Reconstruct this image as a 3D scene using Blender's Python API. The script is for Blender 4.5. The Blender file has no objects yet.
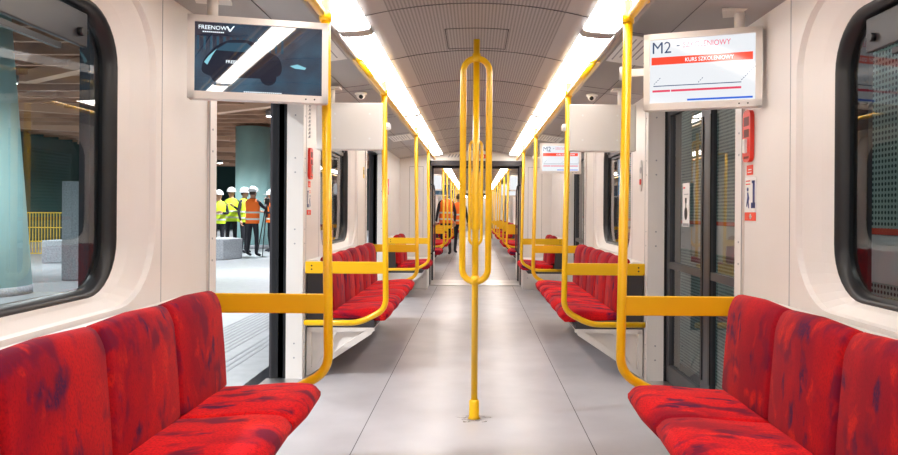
import bpy, bmesh, math, random
from math import sin, cos, pi, radians, atan2, sqrt, atan
from mathutils import Vector, Matrix
random.seed(4)
S = bpy.context.scene
C = S.collection

# ------------------------------------------------------------------ materials
def mat(name, col, rough=.45, metal=0, spec=.5, coat=0, emit=None, estr=0):
    m = bpy.data.materials.new(name); m.use_nodes = True
    b = m.node_tree.nodes['Principled BSDF']
    b.inputs['Base Color'].default_value = (*col, 1)
    b.inputs['Roughness'].default_value = rough
    b.inputs['Metallic'].default_value = metal
    b.inputs['Specular IOR Level'].default_value = spec
    b.inputs['Coat Weight'].default_value = coat
    b.inputs['Coat Roughness'].default_value = .08
    if emit:
        b.inputs['Emission Color'].default_value = (*emit, 1)
        b.inputs['Emission Strength'].default_value = estr
    return m
def nt(m): return m.node_tree.nodes, m.node_tree.links, m.node_tree.nodes['Principled BSDF']
def noise_mix(m, c1, c2, scale, lo=.35, hi=.65, vec=(1, 1, 1), detail=4, socket='Base Color', bump=0):
    n, l, b = nt(m)
    tc = n.new('ShaderNodeTexCoord'); mp = n.new('ShaderNodeMapping'); mp.inputs['Scale'].default_value = vec
    no = n.new('ShaderNodeTexNoise'); no.inputs['Scale'].default_value = scale; no.inputs['Detail'].default_value = detail
    mr = n.new('ShaderNodeMapRange'); mr.inputs[1].default_value = lo; mr.inputs[2].default_value = hi
    mx = n.new('ShaderNodeMix'); mx.data_type = 'RGBA'
    mx.inputs[6].default_value = (*c1, 1); mx.inputs[7].default_value = (*c2, 1)
    l.new(tc.outputs['Object'], mp.inputs[0]); l.new(mp.outputs[0], no.inputs[0]); l.new(no.outputs[0], mr.inputs[0])
    l.new(mr.outputs[0], mx.inputs[0]); l.new(mx.outputs[2], b.inputs[socket])
    if bump:
        bp = n.new('ShaderNodeBump'); bp.inputs['Strength'].default_value = bump; bp.inputs['Distance'].default_value = .002
        l.new(no.outputs[0], bp.inputs['Height']); l.new(bp.outputs[0], b.inputs['Normal'])
    return mx
def dots(m, base, dot, pitch, rad, axes=(0, 1), soft=.04):
    """round holes in a square grid, in object coordinates"""
    n, l, b = nt(m)
    tc = n.new('ShaderNodeTexCoord'); sp = n.new('ShaderNodeSeparateXYZ'); l.new(tc.outputs['Object'], sp.inputs[0])
    outs = []
    for a in axes:
        d = n.new('ShaderNodeMath'); d.operation = 'DIVIDE'; d.inputs[1].default_value = pitch; l.new(sp.outputs[a], d.inputs[0])
        f = n.new('ShaderNodeMath'); f.operation = 'FRACT'; l.new(d.outputs[0], f.inputs[0])
        s = n.new('ShaderNodeMath'); s.operation = 'SUBTRACT'; s.inputs[1].default_value = .5; l.new(f.outputs[0], s.inputs[0])
        p = n.new('ShaderNodeMath'); p.operation = 'MULTIPLY'; l.new(s.outputs[0], p.inputs[0]); l.new(s.outputs[0], p.inputs[1])
        outs.append(p)
    ad = n.new('ShaderNodeMath'); ad.operation = 'ADD'; l.new(outs[0].outputs[0], ad.inputs[0]); l.new(outs[1].outputs[0], ad.inputs[1])
    mr = n.new('ShaderNodeMapRange'); mr.inputs[1].default_value = rad * rad; mr.inputs[2].default_value = rad * rad + soft
    mr.inputs[3].default_value = 1; mr.inputs[4].default_value = 0
    l.new(ad.outputs[0], mr.inputs[0])
    mx = n.new('ShaderNodeMix'); mx.data_type = 'RGBA'; mx.inputs[6].default_value = (*base, 1); mx.inputs[7].default_value = (*dot, 1)
    l.new(mr.outputs[0], mx.inputs[0]); l.new(mx.outputs[2], b.inputs['Base Color'])

M = {}
M['cream'] = mat('cream_panel', (.76, .70, .655), .38, spec=.4)
noise_mix(M['cream'], (.80, .765, .735), (.77, .72, .68), 3.0, .3, .8)
M['jamb'] = mat('jamb_panel', (.74, .69, .65), .4)
M['bezel'] = mat('screen_bezel', (.78, .735, .69), .35)
M['yellow'] = mat('yellow_paint', (.93, .52, .002), .3, coat=.3)
M['board'] = mat('yellow_board', (.90, .50, .003), .4)
M['black'] = mat('black_rubber', (.012, .012, .014), .35)
M['charcoal'] = mat('charcoal_shell', (.045, .042, .048), .45)
M['doorgrey'] = mat('door_grey', (.07, .072, .082), .35, metal=.3)
M['hopper'] = mat('hopper_grey', (.035, .035, .04), .35, metal=.2)
M['metal'] = mat('brushed_metal', (.62, .61, .60), .3, metal=.9)
M['white'] = mat('white_plastic', (.85, .84, .82), .35)
M['red'] = mat('red_plastic', (.75, .03, .015), .3)
M['redlabel'] = mat('red_label', (.85, .07, .03), .5)
M['darkred'] = mat('dark_red', (.15, .01, .01), .5)
M['blue'] = mat('blue_print', (.03, .05, .22), .5)
M['ink'] = mat('ink', (.02, .02, .02), .5)
M['greyink'] = mat('grey_ink', (.35, .35, .37), .5)
M['cove'] = mat('cove_grey', (.36, .335, .325), .4)
M['channel'] = mat('channel_grey', (.34, .30, .285), .35, metal=.3)
M['ceil'] = mat('perforated_ceiling', (.4, .36, .34), .45)
dots(M['ceil'], (.36, .32, .31), (.09, .075, .075), .017, .25)
M['ceilsolid'] = mat('ceiling_border', (.40, .36, .35), .42)
M['floor'] = mat('vinyl_floor', (.47, .45, .46), .3, spec=.5)
noise_mix(M['floor'], (.43, .412, .43), (.34, .322, .34), 2.2, .35, .75, detail=8)
n, l, b = nt(M['floor'])
no = n.new('ShaderNodeTexNoise'); no.inputs['Scale'].default_value = 5; no.inputs['Detail'].default_value = 6
mr = n.new('ShaderNodeMapRange'); mr.inputs[3].default_value = .24; mr.inputs[4].default_value = .42
tcx = n.new('ShaderNodeTexCoord'); l.new(tcx.outputs['Object'], no.inputs[0]); l.new(no.outputs[0], mr.inputs[0]); l.new(mr.outputs[0], b.inputs['Roughness'])
M['joint'] = mat('floor_joint', (.12, .11, .115), .8, spec=.1)
M['stain'] = mat('floor_stain', (.27, .22, .19), .5)
# moquette: bright red with crimson and violet streaks that run down the pad
def fabric(name, vec, dk=1):
    m = mat(name, (.6, .01, .015), .85, spec=.2)
    n, l, b = nt(m)
    b.inputs['Sheen Weight'].default_value = .08; b.inputs['Sheen Tint'].default_value = (1, .35, .35, 1)
    tc = n.new('ShaderNodeTexCoord'); oi = n.new('ShaderNodeObjectInfo')
    ad = n.new('ShaderNodeVectorMath'); ad.operation = 'ADD'; sc = n.new('ShaderNodeVectorMath'); sc.operation = 'SCALE'; sc.inputs['Scale'].default_value = 0
    mp = n.new('ShaderNodeMapping'); mp.inputs['Scale'].default_value = vec
    l.new(tc.outputs['Object'], ad.inputs[0]); l.new(oi.outputs['Location'], sc.inputs[0]); l.new(sc.outputs[0], ad.inputs[1]); l.new(ad.outputs[0], mp.inputs[0])
    def layer(prev, scale, lo, hi, col, off, det=5, dist=.6):
        mo = n.new('ShaderNodeVectorMath'); mo.operation = 'ADD'; mo.inputs[1].default_value = off; l.new(mp.outputs[0], mo.inputs[0])
        no = n.new('ShaderNodeTexNoise'); no.inputs['Scale'].default_value = scale; no.inputs['Detail'].default_value = det; no.inputs['Distortion'].default_value = dist
        l.new(mo.outputs[0], no.inputs[0])
        mr = n.new('ShaderNodeMapRange'); mr.inputs[1].default_value = lo; mr.inputs[2].default_value = hi; l.new(no.outputs[0], mr.inputs[0])
        mx = n.new('ShaderNodeMix'); mx.data_type = 'RGBA'; mx.inputs[7].default_value = (*col, 1)
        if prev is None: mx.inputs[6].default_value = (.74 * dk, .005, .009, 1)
        else: l.new(prev.outputs[2], mx.inputs[6])
        l.new(mr.outputs[0], mx.inputs[0]); return mx
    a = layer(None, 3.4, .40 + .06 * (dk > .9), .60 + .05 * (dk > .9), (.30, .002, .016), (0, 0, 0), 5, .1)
    a = layer(a, 8.0, .53, .63, (.17, .003, .028), (7, 3, 1), 5, .15)
    a = layer(a, 8.5, .60, .67, (.06, .005, .05), (2, 9, 4), 5, .2)
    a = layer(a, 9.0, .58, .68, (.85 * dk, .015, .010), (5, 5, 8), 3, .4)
    a = layer(a, 160, .45, .85, (.22, .003, .012), (1, 1, 1), 2, 0)
    l.new(a.outputs[2], b.inputs['Base Color'])
    nb = n.new('ShaderNodeTexNoise'); nb.inputs['Scale'].default_value = 400; l.new(tc.outputs['Object'], nb.inputs[0])
    bp = n.new('ShaderNodeBump'); bp.inputs['Strength'].default_value = .25; bp.inputs['Distance'].default_value = .001
    l.new(nb.outputs[0], bp.inputs['Height']); l.new(bp.outputs[0], b.inputs['Normal'])
    return m
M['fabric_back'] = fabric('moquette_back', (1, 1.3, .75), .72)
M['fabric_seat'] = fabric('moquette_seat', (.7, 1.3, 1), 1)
M['light'] = mat('light_diffuser', (.9, .9, .9), .5, emit=(1, .955, .92), estr=13.0)
# exterior
M['platform'] = mat('platform_terrazzo', (.62, .66, .70), .35)
noise_mix(M['platform'], (.37, .39, .41), (.29, .31, .33), 9, .3, .7, detail=8)
M['tactile'] = mat('tactile_ridge', (.30, .32, .34), .5)
M['granite'] = mat('granite', (.36, .38, .41), .6)
noise_mix(M['granite'], (.42, .44, .47), (.28, .30, .33), 40, .35, .65)
M['teal'] = mat('teal_cladding', (.20, .42, .40), .45)
noise_mix(M['teal'], (.50, .82, .81), (.44, .74, .74), 2, .3, .7)
M['darkgreen'] = mat('dark_green_wall', (.025, .07, .065), .5)
M['wood'] = mat('wood_slat', (.34, .17, .10), .5)
noise_mix(M['wood'], (.62, .33, .20), (.36, .19, .12), 1.5, .3, .7, vec=(1, 6, 1))
M['woodlight'] = mat('wood_brace', (.70, .42, .28), .5)
M['void'] = mat('dark_void', (.06, .045, .04), .8)
M['fence'] = mat('fence_yellow', (.75, .50, .06), .5)
M['perf'] = mat('perforated_wall', (.07, .12, .11), .5)
dots(M['perf'], (.42, .60, .56), (.02, .07, .07), .042, .30, axes=(1, 2), soft=.02)
M['perf2'] = mat('tunnel_panel_pale', (.85, .82, .80), .5)
M['track'] = mat('track_bed', (.03, .03, .032), .8)
M['lamp'] = mat('downlight', (.9, .9, .9), .5, emit=(1, .97, .92), estr=20)
M['hivis_o'] = mat('orange_vest', (.95, .17, .01), .7)
M['hivis_y'] = mat('yellow_vest', (.62, .85, .03), .7)
M['reflect'] = mat('reflective_tape', (.62, .62, .58), .35)
M['navy'] = mat('dark_clothes', (.012, .013, .02), .8)
M['helmet'] = mat('helmet_white', (.85, .86, .88), .3)
M['skin'] = mat('skin', (.55, .30, .20), .55)
M['hair'] = mat('hair', (.05, .03, .02), .7)

def glass(name, tint, ior=1.5):
    m = bpy.data.materials.new(name); m.use_nodes = True
    n, l = m.node_tree.nodes, m.node_tree.links; n.clear()
    o = n.new('ShaderNodeOutputMaterial'); t = n.new('ShaderNodeBsdfTransparent'); t.inputs[0].default_value = (*tint, 1)
    g = n.new('ShaderNodeBsdfGlossy'); g.inputs['Roughness'].default_value = .0; g.inputs[0].default_value = (1, 1, 1, 1)
    lw = n.new('ShaderNodeLayerWeight'); lw.inputs[0].default_value = .5
    pw = n.new('ShaderNodeMath'); pw.operation = 'POWER'; pw.inputs[1].default_value = 4.5; l.new(lw.outputs['Facing'], pw.inputs[0])
    f = n.new('ShaderNodeMath'); f.operation = 'MULTIPLY_ADD'; f.inputs[1].default_value = .85; f.inputs[2].default_value = .05; l.new(pw.outputs[0], f.inputs[0])
    mx = n.new('ShaderNodeMixShader')
    l.new(f.outputs[0], mx.inputs[0]); l.new(t.outputs[0], mx.inputs[1]); l.new(g.outputs[0], mx.inputs[2]); l.new(mx.outputs[0], o.inputs[0])
    return m
M['glass'] = glass('window_glass', (.62, .68, .68))

def screen_mat(name, col, estr, rough=.03, spec=.5):
    return mat(name, (.01, .01, .012), rough, spec=spec, emit=col, estr=estr)
M['scr_white'] = screen_mat('lit_screen_white', (.93, .96, 1), .85, .08)
M['scr_red'] = screen_mat('lit_screen_red', (1, .07, .03), 1.0, .08)
M['scr_pink'] = screen_mat('lit_screen_pink', (.9, .10, .20), .9, .08)
M['scr_navy'] = screen_mat('lit_screen_navy', (.03, .08, .20), .8, .08)
M['scr_crim'] = screen_mat('lit_screen_crimson', (.75, .06, .12), 1.0, .08)
M['scr_blue'] = screen_mat('lit_screen_blue', (.02, .13, .7), 1.0, .08)
M['scr_cyan'] = screen_mat('lit_screen_cyan', (.35, .85, 1), .7, .05)
M['scr_pale'] = screen_mat('lit_screen_lettering', (.85, .95, 1), 1.3, .05)
M['scr_car'] = screen_mat('lit_screen_vehicle', (.006, .012, .03), .8, .02, 1.0)
M['scr_glassy'] = screen_mat('lit_screen_window', (.03, .10, .16), .8, .02, 1.0)
M['scr_skyblue'] = screen_mat('lit_screen_skyblue', (.05, .42, .85), 1.0, .1)
# advert background: dark petrol blue night street, drawn by the panel itself
m = M['scr_dark'] = screen_mat('lit_screen_night', (.02, .06, .1), 1.0, .02, 1.0)
n, l, b = nt(m)
b.inputs['IOR'].default_value = 1.9
tc = n.new('ShaderNodeTexCoord'); no = n.new('ShaderNodeTexNoise'); no.inputs['Scale'].default_value = 5; no.inputs['Detail'].default_value = 3
cr = n.new('ShaderNodeValToRGB'); cr.color_ramp.elements[0].position = .38; cr.color_ramp.elements[0].color = (.006, .010, .026, 1)
cr.color_ramp.elements[1].position = .72; cr.color_ramp.elements[1].color = (.02, .10, .17, 1)
l.new(tc.outputs['Object'], no.inputs[0]); l.new(no.outputs[0], cr.inputs[0]); l.new(cr.outputs[0], b.inputs['Emission Color'])

# ------------------------------------------------------------------ mesh builder
SPLIT = {'screw', 'button', 'end_cap', 'advert_car_wheel', 'recess', 'lock', 'rail_flange', 'latch_knob', 'joint_collar', 'crimson_line', 'rail', 'reflective_band', 'tactile_ridge'}
class MB:
    def __init__(s): s.bm = bmesh.new(); s.mi = 0; s.mats = []
    def m(s, k):
        if k not in s.mats: s.mats.append(k)
        s.mi = s.mats.index(k); return s
    def face(s, vs):
        try:
            f = s.bm.faces.new(vs); f.material_index = s.mi; return f
        except ValueError: return None
    def box(s, x0, x1, y0, y1, z0, z1, T=None, bev=0):
        b2 = bmesh.new() if bev else s.bm
        x0, x1 = min(x0, x1), max(x0, x1); y0, y1 = min(y0, y1), max(y0, y1); z0, z1 = min(z0, z1), max(z0, z1)
        vs = [b2.verts.new((x, y, z)) for x in (x0, x1) for y in (y0, y1) for z in (z0, z1)]
        for q in ((0, 1, 3, 2), (4, 6, 7, 5), (0, 4, 5, 1), (2, 3, 7, 6), (0, 2, 6, 4), (1, 5, 7, 3)):
            f = b2.faces.new([vs[i] for i in q]); f.material_index = s.mi
        if bev:
            bmesh.ops.bevel(b2, geom=b2.edges[:] , offset=bev, segments=3, profile=.5, affect='EDGES')
            for f in b2.faces: f.material_index = s.mi
            s.merge(b2, T)
        elif T:
            for v in vs: v.co = T @ v.co
        return s
    def merge(s, b2, T=None):
        mp = {}
        for v in b2.verts: mp[v] = s.bm.verts.new(T @ v.co if T else v.co)
        for f in b2.faces:
            g = s.face([mp[v] for v in f.verts])
            if g: g.smooth = f.smooth
        b2.free()
    def prism(s, pts, axis, a0, a1):
        """pts 2D polygon; axis='y' -> pts are (x,z); 'x' -> (y,z); 'z' -> (x,y)"""
        def co(p, a):
            return {'y': (p[0], a, p[1]), 'x': (a, p[0], p[1]), 'z': (p[0], p[1], a)}[axis]
        A = [s.bm.verts.new(co(p, a0)) for p in pts]; B = [s.bm.verts.new(co(p, a1)) for p in pts]
        n = len(pts)
        for i in range(n): s.face([A[i], A[(i + 1) % n], B[(i + 1) % n], B[i]])
        s.face(A[::-1]); s.face(B); return s
    def tube(s, pts, r, seg=12, cap=True, closed=False):
        pts = [Vector(p) for p in pts]; n = len(pts); rings = []
        rs = r if isinstance(r, (list, tuple)) else [r] * n
        prev = None
        for i, p in enumerate(pts):
            if closed: d = (pts[(i + 1) % n] - pts[i - 1]).normalized()
            elif i == 0: d = (pts[1] - pts[0]).normalized()
            elif i == n - 1: d = (pts[-1] - pts[-2]).normalized()
            else: d = ((pts[i + 1] - p).normalized() + (p - pts[i - 1]).normalized()).normalized()
            if prev is None:
                a = Vector((1, 0, 0)) if abs(d.x) < .9 else Vector((0, 1, 0)); u = (a - a.dot(d) * d).normalized()
            else: u = (prev - prev.dot(d) * d).normalized()
            prev = u; w = d.cross(u)
            rings.append([s.bm.verts.new(p + rs[i] * (cos(2 * pi * k / seg) * u + sin(2 * pi * k / seg) * w)) for k in range(seg)])
        m_ = n if closed else n - 1
        for i in range(m_):
            A, B = rings[i], rings[(i + 1) % n]
            for k in range(seg):
                f = s.face([A[k], A[(k + 1) % seg], B[(k + 1) % seg], B[k]])
                if f: f.smooth = True
        if cap and not closed: s.face(rings[0][::-1]); s.face(rings[-1])
        return s
    def cyl(s, c, r, h, axis='z', seg=20, r2=None):
        c = Vector(c); d = {'x': Vector((1, 0, 0)), 'y': Vector((0, 1, 0)), 'z': Vector((0, 0, 1))}[axis]
        return s.tube([c, c + d * h], [r, r if r2 is None else r2], seg)
    def ball(s, c, rx, ry, rz, seg=16, ring=10, zmin=-1):
        rows = []
        for i in range(ring + 1):
            t = -pi / 2 + pi * i / ring
            zz = max(sin(t), zmin)
            cc = cos(t) if zz > zmin else sqrt(max(0, 1 - zmin * zmin)) * (cos(t) / max(1e-6, cos(t))) if sin(t) > -1 else 0
            cc = max(cc, 1e-4)
            rows.append([s.bm.verts.new((c[0] + rx * cc * cos(2 * pi * k / seg), c[1] + ry * cc * sin(2 * pi * k / seg), c[2] + rz * zz)) for k in range(seg)])
        for i in range(ring):
            for k in range(seg):
                f = s.face([rows[i][k], rows[i][(k + 1) % seg], rows[i + 1][(k + 1) % seg], rows[i + 1][k]])
                if f: f.smooth = True
        return s
    def build(s, name, mt=None, parent=None, smooth=False, bevel=0, doubles=0):
        if name in SPLIT:
            bm = s.bm; bm.verts.ensure_lookup_table(); seen = set(); comps = []
            for v in bm.verts:
                if v in seen: continue
                st_ = [v]; seen.add(v); comp = []
                while st_:
                    a = st_.pop(); comp.append(a)
                    for e_ in a.link_edges:
                        o_ = e_.other_vert(a)
                        if o_ not in seen: seen.add(o_); st_.append(o_)
                comps.append(comp)
            if len(comps) > 1:
                first = None
                for comp in comps:
                    t = MB(); t.mats = list(s.mats); mp = {v: t.bm.verts.new(v.co) for v in comp}; cs = set(comp)
                    for f in bm.faces:
                        if f.verts[0] in cs:
                            g = t.bm.faces.new([mp[v] for v in f.verts]); g.material_index = f.material_index; g.smooth = f.smooth
                    o = t._build(name, mt, parent, smooth, bevel, doubles); first = first or o
                bm.free(); return first
        return s._build(name, mt, parent, smooth, bevel, doubles)
    def _build(s, name, mt=None, parent=None, smooth=False, bevel=0, doubles=0):
        if doubles: bmesh.ops.remove_doubles(s.bm, verts=s.bm.verts, dist=doubles)
        bmesh.ops.recalc_face_normals(s.bm, faces=s.bm.faces)
        me = bpy.data.meshes.new(name); s.bm.to_mesh(me); s.bm.free()
        if s.mats:
            for k in s.mats: me.materials.append(M[k])
        else: me.materials.append(M[mt])
        if smooth:
            for p in me.polygons: p.use_smooth = True
        o = bpy.data.objects.new(name, me); C.objects.link(o)
        if parent: o.parent = parent
        if bevel:
            md = o.modifiers.new('bevel', 'BEVEL'); md.width = bevel; md.segments = 2; md.limit_method = 'ANGLE'
        return o
def tag(o, label=None, cat=None, group=None, kind=None):
    if label: o['label'] = label
    if cat: o['category'] = cat
    if group: o['group'] = group
    if kind: o['kind'] = kind
    return o
def empty(name, loc=(0, 0, 0), rz=0):
    o = bpy.data.objects.new(name, None); C.objects.link(o); o.location = loc; o.rotation_euler = (0, 0, rz); o.empty_display_size = .1
    return o
def copy_tree(o, parent=None):
    c = o.copy(); C.objects.link(c)
    if parent: c.parent = parent
    for ch in list(o.children): copy_tree(ch, c)
    return c
def fillet(pts, r, seg=6):
    pts = [Vector(p) for p in pts]; out = [pts[0]]
    for i in range(1, len(pts) - 1):
        a, p, b = pts[i - 1], pts[i], pts[i + 1]
        d1 = (a - p); d2 = (b - p); rr = min(r, d1.length * .49, d2.length * .49)
        p1 = p + d1.normalized() * rr; p2 = p + d2.normalized() * rr
        for k in range(seg + 1):
            t = k / seg; out.append((1 - t) ** 2 * p1 + 2 * t * (1 - t) * p + t * t * p2)
    out.append(pts[-1]); return out
def rpoly(pts, rad, seg=4):
    """rounded closed 2D polygon"""
    n = len(pts); out = []
    for i in range(n):
        a, p, b = Vector(pts[i - 1]), Vector(pts[i]), Vector(pts[(i + 1) % n]); r = rad[i] if isinstance(rad, (list, tuple)) else rad
        if r <= 0: out.append(p); continue
        d1, d2 = a - p, b - p; rr1 = min(r, d1.length * .49); rr2 = min(r, d2.length * .49)
        p1 = p + d1.normalized() * rr1; p2 = p + d2.normalized() * rr2
        for k in range(seg + 1):
            t = k / seg; out.append((1 - t) ** 2 * p1 + 2 * t * (1 - t) * p + t * t * p2)
    return out
def loft_pad(mb, pts, y0, y1, re, shift=None):
    """closed 2D profile (x,z) lofted along y with ends rounded over re"""
    n = len(pts); norms = []
    area = sum(pts[i].x * pts[(i + 1) % n].y - pts[(i + 1) % n].x * pts[i].y for i in range(n))
    sg = 1 if area > 0 else -1
    for i in range(n):
        t = (pts[(i + 1) % n] - pts[i - 1]).normalized(); norms.append(Vector((-t.y, t.x)) * sg)   # inward
    K = 6; sam = []
    for k in range(K + 1):
        a = pi / 2 * k / K; sam.append((y0 + re * (1 - sin(a)) if False else y0 + re * (1 - cos(a)), re * (1 - sin(a))))
    ys = sam + [((y0 + y1) / 2, 0)] + [(y1 - (y - y0), e) for y, e in sam[::-1]]
    rings = []
    for y, e in ys:
        ring = []
        for p, q in zip(pts, norms):
            c = p + q * e
            if shift:
                dy = min(y - y0, y1 - y); c = c + Vector(shift(p, dy))
            ring.append(mb.bm.verts.new((c.x, y, c.y)))
        rings.append(ring)
    for i in range(len(rings) - 1):
        for k in range(n):
            f = mb.face([rings[i][k], rings[i][(k + 1) % n], rings[i + 1][(k + 1) % n], rings[i + 1][k]])
            if f: f.smooth = True
    for r_ in (rings[0][::-1], rings[-1]):
        f = mb.face(r_)
        if f: f.smooth = True
def text(s, size, loc, mt, parent, name='lettering', rot=(pi / 2, 0, 0), align='LEFT', ext=.0004, sx=1, spin=0):
    cu = bpy.data.curves.new('text', 'FONT'); cu.body = s; cu.size = size; cu.align_x = align; cu.extrude = ext; cu.resolution_u = 3
    o = bpy.data.objects.new('text', cu); C.objects.link(o); bpy.context.view_layer.update()
    me = bpy.data.meshes.new_from_object(o); bpy.data.objects.remove(o)
    me.materials.clear(); me.materials.append(M[mt])
    T = Matrix.Translation(loc) @ Matrix.Rotation(rot[2], 4, 'Z') @ Matrix.Rotation(rot[0], 4, 'X') @ Matrix.Rotation(spin, 4, 'Z') @ Matrix.Diagonal((sx, 1, 1, 1))
    me.transform(T)
    t = bpy.data.objects.new(name, me); C.objects.link(t); t.parent = parent
    return t

# ------------------------------------------------------------------ dimensions
W = 1.22                       # half width at wall panel
CARS = [('first', -7.85, 11.60, [-5.10, -.45, 4.20, 8.85]),
        ('second', 12.35, 31.80, [15.10, 19.75, 24.40, 29.05]),
        ('third', 32.55, 46.0, [35.3, 39.95, 44.6])]
DH = .845                      # half door opening
DZ = 1.95                      # door head
WT = 2.025                     # wall top

# ------------------------------------------------------------------ shell
def rrect(y0, y1, z0, z1, r, seg=8):
    out = []
    for (cy, cz, a0) in ((y1 - r, z1 - r, 0), (y0 + r, z1 - r, pi / 2), (y0 + r, z0 + r, pi), (y1 - r, z0 + r, 3 * pi / 2)):
        for k in range(seg + 1):
            a = a0 + pi / 2 * k / seg; out.append((cy + r * cos(a), cz + r * sin(a)))
    return out
def ring_faces(mb, loops, smooth=True):
    rs = [[mb.bm.verts.new(p) for p in L] for L in loops]
    n = len(rs[0])
    for a, b_ in zip(rs[:-1], rs[1:]):
        for k in range(n):
            f = mb.face([a[k], a[(k + 1) % n], b_[(k + 1) % n], b_[k]])
            if f: f.smooth = smooth
def cove_z(x):   # underside of the sloping cove above the wall
    return 2.025 + (W - abs(x)) * (.075 / (W - .70))
win_n = 0; door_n = 0; lens = {}
WINDOWS = []
def wall_side(car, s):
    """s=-1 left, +1 right"""
    global win_n
    name, ya, yb, doors = car
    mb = MB()
    spans = []; prev = ya
    for d in doors:
        spans.append((prev, d - DH)); prev = d + DH
    spans.append((prev, yb))
    wins = []
    for (a, b_) in spans:
        if b_ - a < .05: continue
        if b_ - a > 2.5:
            y0, y1 = a + .775, b_ - .775; z0, z1 = .885, 1.875
            out = [(s * W, y, z) for (y, z) in [p for p in rrect(a, b_, 0, WT, 0)]]
            r1 = [(s * W, y, z) for y, z in rrect(y0 - .165, y1 + .165, z0 - .045, z1 + .09, .27)]
            r2 = [(s * (W + .018), y, z) for y, z in rrect(y0 - .148, y1 + .148, z0 - .040, z1 + .078, .255)]
            r3 = [(s * (W + .045), y, z) for y, z in rrect(y0 - .05, y1 + .05, z0 - .012, z1 + .03, .215)]
            r4 = [(s * (W + .065), y, z) for y, z in rrect(y0, y1, z0, z1, .19)]
            ring_faces(mb, [out, r1], False); ring_faces(mb, [r1, r2], False); ring_faces(mb, [r2, r3], False); ring_faces(mb, [r3, r4], False)
            wins.append((y0, y1, z0, z1))
        else:
            mb.box(s * W, s * (W + .03), a, b_, 0, WT)
        # jamb returns
        for ye, dr in ((a, 1), (b_, -1)):
            if abs(ye - ya) < .01 or abs(ye - yb) < .01: continue
            mb.box(s * (W + .001), s * (W + .105), ye, ye + dr * .05, 0, WT)
            mb.box(s * (W - .012), s * (W + .001), ye, ye + dr * .085, .0, DZ)      # raised jamb trim
    for d in doors: mb.box(s * W, s * (W + .10), d - DH, d + DH, DZ, WT)
    # panel joints: thin dark grooves are modelled as recess strips
    mb.m('cream')
    w = mb.build('wall_left' if s < 0 else 'wall_right', 'cream', doubles=.0004); w['kind'] = 'structure'
    # vertical joint lines and screws
    j = MB()
    for (y0, y1, z0, z1) in wins:
        for yy in (y0 - .215, y1 + .215):
            j.box(s * (W - .0012), s * (W + .001), yy - .002, yy + .002, 0.4, WT)
    for d in doors:
        for sg in (-1, 1):
            ye = d + sg * DH
            for z in (.15, .25, .95, 1.05, 1.45, 1.55, 1.85):
                j.cyl((s * (W + .045), ye - sg * .0005, z), .006, -sg * .002, 'y', 8)
                j.cyl((s * (W - .012), ye + sg * .05, z), .005, -s * .002, 'x', 8)
            j.box(s * (W - .0135), s * (W - .011), ye + sg * .083, ye + sg * .088, 0, DZ)
    j.build('panel_joint', 'greyink', w)
    for (y0, y1, z0, z1) in wins:
        win_n += 1
        e = empty('window_%d' % win_n, (s * (W + .065), (y0 + y1) / 2, z0)); e['kind'] = 'structure'
        cy = (y0 + y1) / 2; f = MB()
        L = lambda x, y0, y1, z0, z1, r: [(x, y - cy, z - .885) for y, z in rrect(y0, y1, z0, z1, r)]
        ring_faces(f, [L(0, y0, y1, z0, z1, .19), L(-s * .004, y0 + .012, y1 - .012, z0 + .008, z1 - .012, .18), L(s * .012, y0 + .028, y1 - .028, z0 + .018, z1 - .028, .165),
                       L(s * .034, y0 + .036, y1 - .036, z0 + .026, z1 - .036, .16), L(s * .05, y0 + .036, y1 - .036, z0 + .026, z1 - .036, .16)])
        f.build('window_frame', 'black', e)
        g = MB(); vs = [g.bm.verts.new(p) for p in L(s * .036, y0 + .036, y1 - .036, z0 + .026, z1 - .036, .15)]; g.face(vs)
        g.build('glass_pane', 'glass', e)
        # hopper flap at the top of the window
        h = MB(); hl = y1 - y0 - .36
        h.box(s * .012, s * .030, -hl / 2 , hl / 2, .832, .945, bev=.004)
        hb = h.build('vent_flap', 'hopper', e)
        k = MB(); k.box(s * .018, s * .033, -hl / 2 + .05, hl / 2 - .14, .800, .818); k.build('vent_rail', 'black', e)
        k = MB()
        for yy in (-hl / 2 + .06, hl / 2 - .05): k.cyl((s * .012, yy, .875), .014, -s * .016, 'x', 14)
        k.build('latch_knob', 'black', hb)
        WINDOWS.append((s, y0, y1))
    return w

for car in CARS:
    for s in (-1, 1): wall_side(car, s)

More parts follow.
